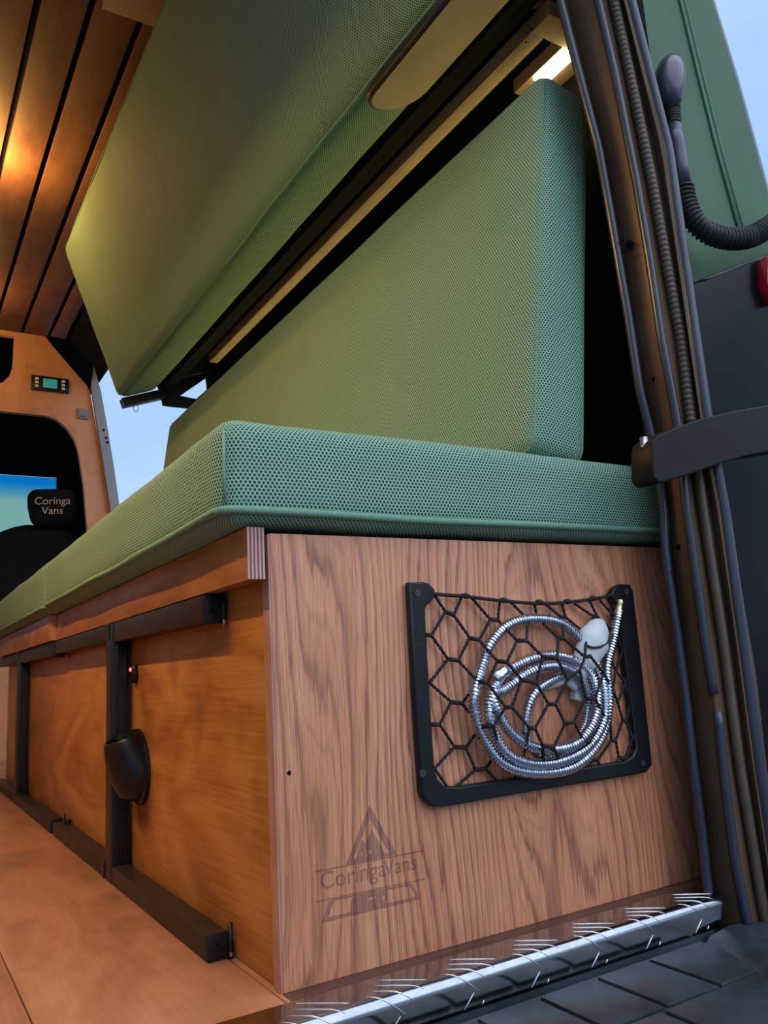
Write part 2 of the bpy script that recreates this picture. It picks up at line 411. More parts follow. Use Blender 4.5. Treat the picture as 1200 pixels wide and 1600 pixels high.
def tp_(q): return Vector((q.x*(1-.22*max(0,q.z/.4)), q.y, q.z-.30*max(0,abs(q.x)-.10)*max(0,q.z/.4)))
puffy('backrest', (.55,.14,.80), .06, (6,3,8), (.01,.01,.0), Matrix.Translation((.325,3.83,.74)), M_seat, st, .004, tp_)
puffy('seat', (.52,.5,.16), .06, (6,6,3), (.0,.0,.02), Matrix.Translation((.325,4.05,.34)), M_seat, st, .004)
box('pedestal', (.14,3.85,0.0), (.58,4.2,.27), M_void, st, .01)
hr = puffy('headrest', (.245,.10,.19), .045, (6,3,5), (.0,.012,.008), Matrix.Translation((.388,3.755,1.225)) @ Matrix.Rotation(math.radians(-4),4,'Y'), M_seat, st, .003, lambda q: Vector((q.x*(1-.10*max(0,-q.z/.09)), q.y, q.z)))
tm = Matrix.Translation((.377,3.685,1.232)) @ Matrix.Rotation(math.radians(-4),4,'Y') @ MXZ
text_mesh('lettering', 'Coringa', .056, M_cream, hr, tm, .0008, .1)
text_mesh('lettering', 'Vans', .056, M_cream, hr, Matrix.Translation((.0,0,-.052)) @ tm, .0008, .1)

# ------------------------------------------------------------------ control panel and switch on the partition
cp = thing('control_display', 'black control panel with teal screen and white buttons on the partition', 'display', (.265,YF,1.66))
cb = box('housing', (.184,YF-.012,1.655), (.350,YF-.0005,1.726), M_plast, cp, .003)
box('screen', (.235,YF-.0135,1.670), (.298,YF-.011,1.714), M_lcd, cp, .001)
for x in (.2075, .3245):
    for i in range(3):
        box('button', (x-.008,YF-.016,1.667+i*.018), (x+.008,YF-.011,1.679+i*.018), M_white, cp, .002)
sw = thing('wall_switch', 'square grey rocker switch on the partition below the display', 'switch', (.415,YF,1.53))
box('plate', (.388,YF-.008,1.538), (.442,YF-.0005,1.590), M_grey, sw, .004)
box('rocker', (.396,YF-.014,1.548), (.434,YF-.007,1.583), M_grey, sw, .003)

# ------------------------------------------------------------------ bench carcass
op = thing('oak_end_panel', 'oak veneered bench end panel with burnt logo', 'panel', (.33,.009,0))
box('panel', (.0022,0.0,0.0005), (.655,.018,.4415), M_oak, op, .0012)
box('edge_band', (0.0,.0005,.0005), (.0022,.0175,.4405), M_oakedge, op)
bm = bmesh.new()
for q in ((452,1208),):
    add_disc(bm, pix(*q,'y',-.0004), (0,1,0), .0022, .001, 12)
from_bm('screw_hole', bm, M_void, op)
# burnt logo
def P2(x, y): p = pix(x, y, 'y', 0.0); return (p.x, p.z)
ML = Matrix.Translation((0,-.0002,0)) @ MXZ
def strip(pts, wd):
    """closed thin ribbon polygon along image points"""
    P = [Vector(P2(*p)) for p in pts]; L = []; R = []
    for i, p in enumerate(P):
        d = (P[min(i+1,len(P)-1)]-P[max(i-1,0)]).normalized(); n_ = Vector((-d.y, d.x))*wd/2
        L.append(p+n_); R.append(p-n_)
    return [tuple(v) for v in L+R[::-1]]
def etch(name, spl, k=0): return curve_fill(name, spl, .0003, M_burn, op, Matrix.Translation((0,-.00025*k,0)) @ ML)
etch('logo_triangle', [[P2(577,1258),P2(620,1335),P2(541,1351)], [P2(578,1277),P2(551,1343),P2(608,1332)]])
etch('logo_mountain', [[P2(556,1344),P2(566,1312),P2(572,1319),P2(581,1296),P2(601,1334)], [P2(563,1337),P2(566,1328),P2(569,1335)], [P2(575,1334),P2(578,1325),P2(582,1332)]], 1)
for i, (a, b) in enumerate((((492,1362),(661,1329)), ((494,1409),(664,1373)))):
    etch('logo_line', [strip((a, ((a[0]+b[0])/2, (a[1]+b[1])/2), b), .0011)])
etch('logo_banner', [[P2(514,1407),P2(644,1380),P2(656,1405),P2(503,1442)], [P2(522,1407),P2(640,1383),P2(650,1401),P2(513,1433)]])
etch('logo_truck', [[P2(548,1427),P2(550,1404),P2(562,1400),P2(572,1395),P2(590,1387),P2(598,1389),P2(606,1396),P2(604,1411),P2(560,1425)], [P2(573,1403),P2(588,1399),P2(590,1403),P2(575,1407)], [P2(597,1400),P2(602,1398),P2(602,1404),P2(597,1406)]], 1)
def tline(s, a, b, size, sp=1.0):
    p, q = Vector(P2(*a)), Vector(P2(*b)); ang = math.atan2(q.y-p.y, q.x-p.x); c = (p+q)/2
    M = ML @ Matrix.Translation((c.x, c.y, 0)) @ Matrix.Rotation(ang, 4, 'Z')
    text_mesh('logo_lettering', s, size, M_burn, op, M, .00015, 0, sp)
tline('Coringa', (507,1389), (598,1369), .0235, 1.02); tline('Vans', (600,1368), (652,1357), .0215)

def side_panel(y0, y1, label):
    o = box('bench_side_panel', (.0032,y0,0.001), (.0185,y1,.4405), M_side, None, .0008); tag(o, label, 'panel', 'bench side panels'); return o
side_panel(.0185, .602, 'orange stained ply side panel next to the oak end, holding the air vent')
side_panel(.605, 1.70, 'orange stained ply side panel between the two black leg posts')
side_panel(1.703, 2.1, 'orange stained ply side panel at the far end of the bench')
def bed_board(x0, x1, y0, y1, z0, z1, label, plies):
    t_ = thing('bed_board', label, 'board', ((x0+x1)/2, y0, z0), 'bed edge boards')
    box('board', (x0,y0+.0004,z0), (x1,y1,z1), M_board, t_, .0008)
    if plies:
        wv = (x1-x0)/plies
        for i in range(plies):
            box('ply_layer', (x0+wv*i,y0-.0002 if i % 2 else y0-.0007,z0+.0004), (x0+wv*(i+1),y0+.0004,z1-.0004), M_ply[i % 2], t_)
    else: box('end_band', (x0+.0006,y0-.0008,z0+.0006), (x1,y0+.0004,z1-.0006), M_bulk, t_)
bed_board(-.0235, -.0050, -.002, 1.095, .3925, .4470, 'brown ply bed edge board with striped ply end beside the oak panel', 9)
bed_board(-.0345, -.0050, 1.098, 2.1, .3925, .4470, 'brown ply bed edge board farther along the bench', 0)
box('bench_deck', (-.0045,.019,.4417), (XR-.002,2.1,.4450), M_void) 
tag(bpy.data.objects['bench_deck'], 'dark slatted deck under the green seat cushions', 'bench deck')

# folding leg frames
def leg_frame(yn, yp, label, near_rail=True):
    t_ = thing('leg_frame', label, 'leg frame', (-.015, yp, 0.0), 'black folding bed legs')
    box('post', (-.0285,yp,.001), (-.0005,yp+.042,.3905), M_blk, t_, .002)
    bm = bmesh.new()
    for x in (-.0205, -.0085): add_box(bm, (x-.0016,yp-.0012,.034), (x+.0016,yp,.356), .0006, 1)
    from_bm('post_ridge', bm, M_blk, t_, auto=40)
    mesh('post_clip', [(-.0297,yp+.018,.366),(-.0297,yp+.043,.366),(-.0297,yp+.043,.391),(-.0297,yp+.018,.391),(-.0290,yp+.018,.366),(-.0290,yp+.043,.366),(-.0290,yp+.043,.391),(-.0290,yp+.018,.391)],
         [(0,1,2,3),(4,5,6,7),(0,1,5,4),(1,2,6,5),(2,3,7,6),(3,0,4,7)], M_blk, t_)
    if near_rail:
        box('top_rail', (-.0265,yn,.3600), (-.0005,yp,.3905), M_rail, t_, .0025)
        br = box('bottom_rail', (-.0280,yn,.001), (-.0010,yp-.0005,.0255), M_rail, t_, .0025)
        for z0, z1, nm in ((.3560,.3875,'top_hinge'), (.001,.034,'bottom_hinge')):
            h = box(nm, (-.0285 if z0 < .1 else -.0245,yn-.0035,z0+.001), (-.0045,yn,z1-.006 if z0 < .1 else z1), M_plast, t_, .0015)
            tube('hinge_pin', [(-.0022,yn-.004,z0+.000),(-.0022,yn-.004,z1+.002)], .0028, M_blk, h, 10)
            bm = bmesh.new(); add_disc(bm, (-.0165,yn-.0038,(z0+z1)/2), (0,1,0), .0022, .001, 12); from_bm('hinge_hole', bm, M_void, h)
            box('pin_end', (-.0045,yn-.0075,z0-.0005 if z0 > .1 else z0+.002), (-.0012,yn-.004,z0+.006), M_steel, h, .0006)
    return t_
leg_frame(.132, .560, 'black folding leg frame nearest the oak end panel')
l2 = thing('leg_frame', 'short black rail pair behind the nearest leg post', 'leg frame', (-.015,.604,0), 'black folding bed legs')
box('top_rail', (-.0255,.604,.3640), (-.0005,1.09,.3905), M_rail, l2, .0025)
box('bottom_rail', (-.0275,.604,.001), (-.0010,1.070,.0250), M_rail, l2, .0025)
box('rail_clip', (-.0300,.6045,.004), (-.0276,.622,.026), M_blk, l2, .0008)
bm = bmesh.new(); add_disc(bm, (-.006,1.03,.0255), (0,0,1), .007, .007, 14); from_bm('bolt_head', bm, M_blk, l2, auto=30)
leg_frame(1.10, 1.62, 'black folding leg frame farther along the bench side')
l3 = thing('leg_frame', 'black rail at the far end of the bench', 'leg frame', (-.015,1.67,0), 'black folding bed legs')
box('top_rail', (-.0255,1.664,.3640), (-.0005,2.1,.3905), M_rail, l3, .0025)
box('bottom_rail', (-.0275,1.664,.001), (-.0010,2.1,.0250), M_rail, l3, .0025)

# red-lit switch
ls = thing('led_button', 'small dark button with a red light on the orange panel', 'button', (0,.537,.31))
bm = bmesh.new(); path = [Vector((.0030,.537,.309)), Vector((-.0020,.537,.309)), Vector((-.0045,.537,.309))]
add_tube(bm, path, lambda i: (.0115,.0115,.008)[i], 18)
for v in bm.verts: v.co.z = .309+(v.co.z-.309)*1.25
from_bm('bezel', bm, M_plast, ls, smooth=True)
bm = bmesh.new(); bmesh.ops.create_uvsphere(bm, u_segments=12, v_segments=8, radius=.0034, matrix=Matrix.Translation((-.0042,.5405,.3155))); from_bm('indicator_light', bm, M_redled, ls, smooth=True)

# warm air vent
av = thing('air_vent', 'round black swivelling warm air outlet on the orange side panel', 'vent', (.003,.52,.11))
bm = bmesh.new(); add_tube(bm, [(.0030,.508,.167),(-.0030,.508,.167),(-.0055,.508,.167)], lambda i: (.051,.051,.0475)[i], 40); from_bm('flange', bm, M_plast, av, auto=35)
def ringpts(c, nrm, r, n=36, sq=1.0):
    c = Vector(c); nrm = Vector(nrm).normalized(); u = Vector((0,1,0)); u = (u-nrm*u.dot(nrm)).normalized(); v = nrm.cross(u)
    return [c+u*math.cos(2*math.pi*k/n)*r+v*math.sin(2*math.pi*k/n)*r*sq for k in range(n)]
VN = Vector((-.37,0,.93))
RR = [((-.0045,.508,.167),(-1,0,0),.0465,1.0), ((-.012,.508,.172),(-.93,0,.36),.0455,1.0), ((-.019,.508,.185),(-.75,0,.66),.0430,.86), ((-.024,.507,.203),(-.5,0,.87),.0390,.78), ((-.0255,.506,.216),VN,.0360,.78), ((-.0255,.506,.2175),VN,.0335,.76), ((-.024,.506,.206),VN,.0320,.76), ((-.016,.507,.186),(-.75,0,.66),.030,.8)]
vs = []; fs = []; n = 36
for c, nn, r, q_ in RR: vs += ringpts(c, nn, r, n, q_)
for i in range(len(RR)-1):
    for k in range(n): fs.append((i*n+k, i*n+(k+1)%n, (i+1)*n+(k+1)%n, (i+1)*n+k))
fs.append(tuple(range((len(RR)-1)*n, len(RR)*n)))
mesh('nozzle', vs, fs, M_plast, av, auto=50)
cc_ = Vector((-.0247,.506,.212)); tv = VN.cross(Vector((0,1,0))).normalized(); uv_ = tv.cross(VN)
for k in (-.012, 0, .012):
    a = cc_+tv*k; hw = .030*math.sqrt(1-(k/.024)**2); bm = bmesh.new()
    add_tube(bm, [a-uv_*hw, a+uv_*hw], .0016, 6); from_bm('louvre', bm, M_plast, av)

# ------------------------------------------------------------------ net pocket
npk = thing('net_pocket', 'black framed storage net on the oak end panel', 'net', (.352,0,.145))
YN = -.0115
def PP(q, y=YN): p = pix(q[0], q[1], 'y', y); return (p.x, p.z)
frm = [(641,913),(660,912),(668,914),(676,922),(677,931),(671,938),(663,945),(661,952),(668,1085),(676,1204),(682,1221),(695,1232),(715,1232),(845,1212),(975,1192),(989,1184),(995,1170),(990,1125),(977,1030),(966,945),(958,936),(956,928),(962,919),(970,915),(983,916),(987,925),(1000,1040),(1015,1180),(1016,1194),(1008,1204),(990,1208),(840,1232),(690,1258),(675,1257),(664,1247),(660,1236),(650,1090)]
curve_fill('frame', [[PP(q, -.010) for q in frm]], .006, M_plast, npk, Matrix.Translation((0,-.0065,0)) @ MXZ, .0022)
for q in ((652,927),(660,1208),(978,925),(1004,1192)):
    bm = bmesh.new(); add_disc(bm, pix(q[0],q[1],'y',-.0112), (0,-1,0), .0042, .0014, 14); from_bm('screw_head', bm, M_rub, npk, auto=40)
def nety(q):                      # how far the net bulges out over the hose
    d = math.hypot((q[0]-850)/120, (q[1]-1090)/125); b = max(0, 1-d**2.2)
    return -.008 - .037*min(1, b*1.7)
ND = dict(c0=(679,930), c1=(727,932), c2=(787,939), c3=(843,942), c4=(887,941), c5=(927,936), c6=(958,929),
 n1a=(696,956), n1b=(709,961), n2a=(766,968), n2b=(778,969), n3a=(825,968), n3b=(840,966), n4a=(664,992), n4b=(674,993), n5a=(734,997), n5b=(749,1000),
 n6a=(808,1001), n6b=(823,1001), n7a=(700,1030), n7b=(716,1032), n8a=(777,1033), n8b=(792,1035), n9=(671,1067), n10a=(747,1065), n10b=(762,1067),
 n11a=(815,1062), n11b=(838,1067), n12a=(705,1097), n12b=(722,1099), n13a=(675,1132), n13b=(687,1132), n14a=(710,1167), n14b=(728,1168), n15a=(751,1135), n15b=(771,1135),
 n16=(679,1201), n17a=(743,1203), n17b=(758,1201), b1=(701,1233), b2=(708,1233), b3=(776,1219), n18a=(775,1180), n18b=(784,1184), n19a=(790,1105), n19b=(800,1105), n20a=(827,1137), n20b=(836,1138),
 n21a=(857,1100), n21b=(868,1100), n24a=(883,1131), n24b=(897,1128), n25a=(848,1165), n25b=(865,1168), n26a=(915,1092), n26b=(930,1092), n27a=(876,1195), n27b=(890,1198),
 n28a=(945,1120), n28b=(953,1125), n29a=(912,1158), n29b=(923,1158), n30a=(927,1187), n30b=(934,1188), b4=(913,1202), b5=(938,1198), n31a=(955,1157), n31b=(962,1157),
 n32a=(973,1126), n32b=(978,1127), n33a=(967,1184), n33b=(977,1185), b6=(961,1195), b7=(979,1192), n34=(965,1098), n35a=(985,1099), n35b=(989,1101), n36a=(988,1153), n36b=(995,1153),
 n38a=(878,965), n38b=(884,965), n39a=(927,963), n39b=(933,963), n40a=(955,958), n40b=(960,958), n41a=(873,997), n41b=(881,998), n42a=(917,991), n42b=(923,991), n43a=(953,982), n43b=(962,985),
 n44a=(914,1027), n44b=(922,1025), n45a=(945,1022), n45b=(952,1022), n46a=(848,1026), n46b=(870,1028), n47=(887,1062), n48=(906,1047), n49=(943,1052), n50=(962,1048), n51=(973,978), n52=(972,1017), n53=(981,1035), n54=(977,1067), n55=(958,1078), b8=(875,1212), b9=(806,1221), n56a=(805,1196), n56b=(815,1197), n57a=(838,1205), n57b=(849,1206))
ED = '''c0 n1a;c1:-6 n1b;n1a n4b;n1b n5a;c1:10 n2a;c2:-6 n2b;n2a n5b;n2b n6a;c2:11 n3a;c3:-8 n3b;n3b n41a;n3a n6b;n4b n7a;n5a n7b;n5b n8a;n6a n8b;n6b n46a;n7a n9;n7b n10a;n8a n10b;n8b n11a;
n9 n12a;n10a n12b;n10b n19a;n12a n13b;n12b n15a;n13b n14a;n15a n14b;n14a n16;n14b n17a;n16 b1;n17a b2;n17b b3;n17b n18a;n15b n18b;n19a n15b;n11a n19b;n19b n20a;n11b n21a;n46a n11b;n20b n21a;n21b n24a;n20b n25a;n24a n25b;n25b n27a;
n47 n21b;n46b n47;n48 n26a;n26a n24b;n26b n28a;n24b n29a;n28a n29b;n29b n30a;n29a n27b;n30a b4;n30b b5;n30b n31a;n28b n31a;n31b n32a;n31b n33a;n33a b6;n33b b7;n33b n36a;n32b n36a;n32a n34;n32b n35a;n34 n55;n34 n54;n35a n54;
c3:9 n38a;c4:-9 n38b;c4:10 n39a;c5:-6 n39b;c5:10 n40a;c6 n40b;n38a n41b;n38b n42a;n39a n42b;n39b n43a;n40a n43b;n40b n51;n43b n52;n43a n45b;n42a n44a;n42b n45a;n41a n46b;n41b n44a;n44a n48;n44b n49;n45a n49;n45b n50;n51 n52;n52 n53;n52 n50;n50 n54;n53 n54;n50 n55;n49 n55;n47 n48;n49 n26b;n55 n28b;n18a n56a;n56b n57a;n25a n57b;n18b n56a;n20a n56b;n57b b8;n27a b8;n56a b9'''
def np_(k):
    dx = 0
    if ':' in k: k, d = k.split(':'); dx = int(d)
    q = (ND[k][0]+dx, ND[k][1]+ (dx and 2)); return pix(q[0], q[1], 'y', nety(q))
bm = bmesh.new()
for e in ED.replace('\n', '').split(';'):
    a, b = e.split(); A, B = np_(a), np_(b)
    for sgn in (1, -1):            # two twisted yarns
        L = (B-A).length; k = max(4, int(L/.0016)); d = (B-A).normalized(); u = d.orthogonal().normalized(); v = d.cross(u)
        add_tube(bm, [A+d*L*i/k+(u*math.cos(i*.9)+v*math.sin(i*.9))*.0008*sgn for i in range(k+1)], .0013, 5)
for k in [k[:-1] for k in ND if k.endswith('a')]:
    if k+'b' in ND: add_tube(bm, [np_(k+'a'), (np_(k+'a')+np_(k+'b'))/2+Vector((0,-.001,0)), np_(k+'b')], .0026, 6)
from_bm('netting', bm, M_cord, npk, smooth=True)
cpth = catmull([pix(*q,'y',-.010) for q in ((676,928),(700,930),(727,932),(787,939),(843,943),(887,941),(927,936),(960,929))], .006)
tube('elastic_cord', cpth, .0022, M_cord, npk, 8)
for k in ('c1','c2','c3','c4','c5'):
    bm = bmesh.new(); q = ND[k]; p = pix(q[0], q[1]-1, 'y', -.010); add_tube(bm, [p-Vector((.006,0,-.0004)), p, p+Vector((.006,0,-.0004))], lambda i: (.0022,.0038,.0022)[i], 8)
    from_bm('cord_knot', bm, M_cord, npk, smooth=True)

# shower hose coiled in the net
sh = thing('shower_hose', 'coiled ribbed chrome shower hose inside the net', 'hose', (.36,-.015,.155))
HP = [(967,955,-.012),(958,1000,-.014),(948,1045,-.018),(951,1100,-.022),(938,1155,-.024),(900,1196,-.024),(842,1208,-.024),(790,1196,-.024),(757,1157,-.022),(741,1112,-.022),(742,1080,-.022),(754,1040,-.014),(766,1007,-.014),(794,977,-.014),(832,967,-.014),(876,974,-.014),(907,1000,-.014),(930,1036,-.018),(944,1080,-.026),(943,1125,-.028),(920,1165,-.028),(880,1188,-.028),(836,1194,-.028),(795,1180,-.028),(772,1145,-.026),(764,1110,-.024),(770,1078,-.018),(790,1052,-.012),(822,1033,-.012),(862,1024,-.014),(903,1036,-.018),(927,1062,-.024),(933,1100,-.032),(922,1138,-.034),(892,1166,-.034),(842,1170,-.032),(802,1148,-.030),(777,1112,-.028),(770,1085,-.022),(790,1077,-.020),(825,1052,-.022),(862,1041,-.024),(896,1050,-.024),(915,1075,-.022),(918,1105,-.018),(911,1140,-.018),(886,1170,-.020),(850,1182,-.018),(826,1160,-.016),(822,1120,-.016),(836,1082,-.016),(866,1060,-.014),(884,1052,-.010)]
hp = catmull([pix(x,y,'y',d) for x, y, d in HP], .00086)
acc = [0.0]
for a, b in zip(hp, hp[1:]): acc.append(acc[-1]+(b-a).length)
def hr_(i):
    ph = (acc[i]/.0040) % 1.0; return .0066 if ph < .58 else .0044
bm = bmesh.new(); add_tube(bm, hp, hr_, 10); from_bm('hose', bm, M_chrome, sh, auto=60)
def nut(a, b, r, mat):
    A, B = pix(*a), pix(*b); bm = bmesh.new(); P = [A+(B-A)*t for t in (0,.12,.2,.5,.55,.85,1)]
    add_tube(bm, P, lambda i: (r*.8, r, r*.85, r*.85, r, r, r*.75)[i], 14); return from_bm('hose_nut', bm, mat, sh, auto=40)
nut((969,938,'y',-.012), (964,972,'y',-.012), .0058, M_brass)
nut((790,1048,'y',-.014), (772,1062,'y',-.016), .0085, M_chrome)

hd = thing('hand_shower', 'white plastic shower handset tucked behind the chrome hose', 'hand shower', (.45,-.012,.21))
c0 = pix(931,990,'y',-.0135); c1 = pix(908,1040,'y',-.012); c2 = pix(888,1075,'y',-.008); c3 = pix(842,1078,'y',-.0065)
bm = bmesh.new()
P = catmull([c0+(c0-c1)*.42, c0+(c0-c1)*.30, c0, c1, c2], .006); nP = len(P)
add_tube(bm, P, lambda i: .0245*min(1, math.sqrt(.04+3.2*i/nP))*(1-.70*max(0, (i/nP-.30)/.70)), 18)
for v in bm.verts: v.co.y = -.0085+(v.co.y+.0085)*.62 - .003
from_bm('handset', bm, M_white, hd, smooth=True)
tube('dark_band', [pix(*q) for q in ((914,1008,'y',-.0235),(926,1012,'y',-.0285),(938,1011,'y',-.0290),(950,1003,'y',-.0255),(958,992,'y',-.019))], .0017, M_rub, hd, 6)
bm = bmesh.new(); add_tube(bm, [pix(845,1072,'y',-.0062), pix(868,1066,'y',-.0062), pix(886,1062,'y',-.0062)], lambda i: (.006,.0065,.005)[i], 12); from_bm('handle_end', bm, M_white, hd, smooth=True)
bm = bmesh.new(); add_box(bm, (-.009,-.006,-.008), (.009,.006,.010), .003, 2, Matrix.Translation(pix(903,1086,'y',-.0075)) @ Matrix.Rotation(.35,4,'Y')); from_bm('handset_cradle', bm, M_white, hd, auto=40)

# ------------------------------------------------------------------ cushions
def wavy(P, amp, seed): return [p + Vector((noise.noise(p*5+Vector((seed,0,0))), 0, noise.noise(p*5+Vector((0,seed,3))) ))*amp for p in P]
def rloop(x0, x1, y0, y1, z, r): return [Vector((a, b, z)) for a, b in rrect(x0, x1, y0, y1, r, 5)]
def dense(P, step=.02, closed=True):
    out = []
    n_ = len(P)
    for i in range(n_ if closed else n_-1):
        a, b = P[i], P[(i+1) % n_]; k = max(1, int((b-a).length/step)); out += [a+(b-a)*j/k for j in range(k)]
    if not closed: out.append(P[-1])
    return out
def dip(x0, x1, y0, y1):           # the seat gives way under the backrest
    def f(q):
        x, y = q.x+(x0+x1)/2, q.y+(y0+y1)/2
        k = max(0, min(1, (y+.002)/.02))*max(0, min(.10, x-.375))*max(0, min(1, (q.z+.02)/.07))
        return Vector((q.x, q.y, q.z-.19*k))
    return f
def seat_cushion(x0, x1, y0, y1, label, seed):
    t_ = thing('seat_cushion', label, 'cushion', ((x0+x1)/2, (y0+y1)/2, .447), 'green seat cushions')
    z0, z1 = .4490, .5620
    puffy('cover', (x1-x0, y1-y0, z1-z0), .024, (14,24,4), (.004,.004,.002), Matrix.Translation(((x0+x1)/2,(y0+y1)/2,(z0+z1)/2)), M_fab, t_, .0022, dip(x0, x1, y0, y1), seed)
    for zz, rr in ((.4615, .0042), (.5520, .0014)):
        g = .0006 if rr > .003 else -.0058
        tube('piping', wavy(dense(rloop(x0-g, x1+g, y0-g, y1+g, zz, .022)), .0028 if rr > .003 else .0008, seed), rr, M_pip, t_, 7, True)
seat_cushion(-.054, .625, -.013, 1.048, 'green mesh seat cushion with piping on the near half of the bench', 1.0)
seat_cushion(-.054, .625, 1.052, 2.08, 'green mesh seat cushion on the far half of the bench', 4.0)
# stitched vertical corner seams of the near cushion
for x, y in ((-.0485, -.0085),):
    tube('corner_seam', [(x, y, .470), (x-.001, y-.001, .50), (x, y, .545)], .0015, M_pip, bpy.data.objects['seat_cushion'], 6)

LEAN = math.atan2(.089, .575)
bc = thing('backrest_cushion', 'tall green mesh backrest cushion leaning against the wall', 'cushion', (.45,1.0,.565))
BH, BT, BL = .618, .098, 1.94
Mb = Matrix.Translation((.383,.004,.566)) @ Matrix.Rotation(LEAN,4,'Y') @ Matrix.Translation((BT/2,BL/2,BH/2))
puffy('cover', (BT,BL,BH), .022, (4,26,12), (.006,.004,.002), Mb, M_fab, bc, .0022, None, 8.0)
for sx in (-1, 1):
    P = [Mb @ Vector((sx*(BT/2-.0062), a, b)) for a, b in rrect(-BL/2+.0055, BL/2-.0055, -BH/2+.0055, BH/2-.0055, .02, 5)]
    tube('piping', wavy(dense(P), .001, 2+sx), .0018, M_pip, bc, 6, True)

# ------------------------------------------------------------------ folded bunk above
ANG = math.atan2(.19, .526)        # the face leans into the van towards the top
U = Vector((-math.sin(ANG), 0, math.cos(ANG))); V = Vector((math.cos(ANG), 0, math.sin(ANG)))
A0 = Vector((.312, 0, 1.258))
def bl(u, v, y): return A0 + U*u + V*v + Vector((0, y, 0))
Mbunk = Matrix.Identity(4)
for i in range(3): Mbunk[i][0] = V[i]; Mbunk[i][1] = (0,1,0)[i]; Mbunk[i][2] = U[i]
bt = thing('folding_bunk', 'folded up bunk with long green mattress hanging under the ceiling', 'bunk bed', (.38,1.0,1.26))
MW, MT, MLn = .565, .150, 1.975
Mm = Matrix.Translation(bl(MW/2, MT/2, .02+MLn/2)) @ Mbunk
mtt = puffy('mattress', (MT,MLn,MW), .035, (4,26,10), (.010,.004,.004), Mm, M_fab, bt, .0018, None, 12.0)
P = [Mm @ Vector((-MT/2+.0095, a, b)) for a, b in rrect(-MLn/2+.008, MLn/2-.008, -MW/2+.0075, MW/2-.0075, .03, 5)]
tube('piping', wavy(dense(P), .004, 5), .0028, M_pip, mtt, 6, True)
bf = bt
def bbox(name, u0, u1, v0, v1, y0, y1, mat, parent, bev=.002):
    bm = bmesh.new(); add_box(bm, (v0,y0,u0), (v1,y1,u1), bev, 2, Matrix.Translation(A0) @ Mbunk); return from_bm(name, bm, mat, parent, auto=35)
bbox('board', -.004, .57, MT+.004, MT+.022, .015, 1.995, M_void, bf)
bbox('rail', -.002, .035, MT+.022, MT+.060, .015, 1.995, M_void, bf)
bbox('rail', .50, .54, MT+.022, MT+.060, .015, 1.995, M_void, bf)
bbox('end_lip', -.034, -.004, .006, MT+.012, 1.955, 1.995, M_blk, bf)
for y in (.045, 1.94): bbox('wall_arm', .02, .05, MT+.060, .36, y, y+.03, M_blk, bf)
P = [bl(-.030, .055, 1.985) + Vector((math.sin(a)*.008, 0, -.012-.014*math.cos(a)*-1-.002)) for a in [2*math.pi*i/16 for i in range(16)]]
tube('key_ring', P, .0013, M_steel, bf, 6, True)
# wooden tongue with rounded end under the mattress
tg = bt
out = []
for k in range(13):
    a = math.pi*k/12; out.append((.062-.056*math.cos(a), .240+.050*math.sin(a)))
out = [(.006,-.02)] + out + [(.118,-.02)]
Mt = Matrix.Identity(4)
for i in range(3): Mt[i][0] = V[i]; Mt[i][1] = (0,1,0)[i]; Mt[i][2] = (-U)[i]; Mt[i][3] = (A0-U*.012)[i]
curve_fill('batten', [out], .012, M_beige, tg, Mt)
Pt = [A0-U*.012+V*a+Vector((0,b,0)) for a, b in out]
tube('dark_edge', Pt[:8], .0062, M_rail, tg, 8)

# ------------------------------------------------------------------ soffit frame with LED strip above the backrest
fr_ = thing('trim_7', None, None, (.60,1.0,1.31)); fr_['kind'] = 'structure'
box('long_rail', (.528,.073,1.310), (.556,1.66,1.338), M_beige, fr_, .0012)
box('rail_lip', (.556,.100,1.318), (.560,1.66,1.338), M_beige, fr_)
box('cross_rail', (.528,.028,1.310), (XR-.001,.073,1.338), M_beige, fr_, .0012)
box('wall_rail', (.599,.073,1.312), (XR-.001,.20,1.338), M_beige, fr_)
for q in ((822,52),(830,47),(822,66)):
    bm = bmesh.new(); add_disc(bm, pix(*q,'z',1.3098), (0,0,1), .0022, .001, 10); from_bm('screw_hole', bm, M_void, fr_)
led = thing('led_strip', 'glowing warm white LED strip above the backrest cushion', 'light', (.612,1.0,1.30))
box('diffuser', (.600,.0735,1.303), (.628,.150,1.3115), M_led, led, .001)
lw = thing('wall_led_strip', 'warm LED strip on the black wall hidden behind the backrest cushion', 'light', (.66,1.0,1.10))
box('channel', (.6585,.10,1.188), (.6648,1.94,1.212), M_steel, lw)
box('diffuser', (.6545,.105,1.191), (.6588,1.935,1.209), M_ledw, lw, .001)
# black end bracket with an opening
eb = thing('end_bracket', 'black triangular steel bracket at the far end of the backrest', 'bracket', (.56,1.98,1.26))
eo = [(.474,1.262),(.600,1.262),(.655,1.300),(.698,1.330),(.698,1.52),(.50,1.52),(.462,1.33)]
ei = [(.533,1.303),(.592,1.306),(.640,1.352),(.633,1.388)]
ei = [(.536,1.305),(.596,1.300),(.640,1.345),(.636,1.388)]
curve_fill('plate', [eo, ei], .012, M_blk, eb, Matrix.Translation((0,2.004,0)) @ MXZ)

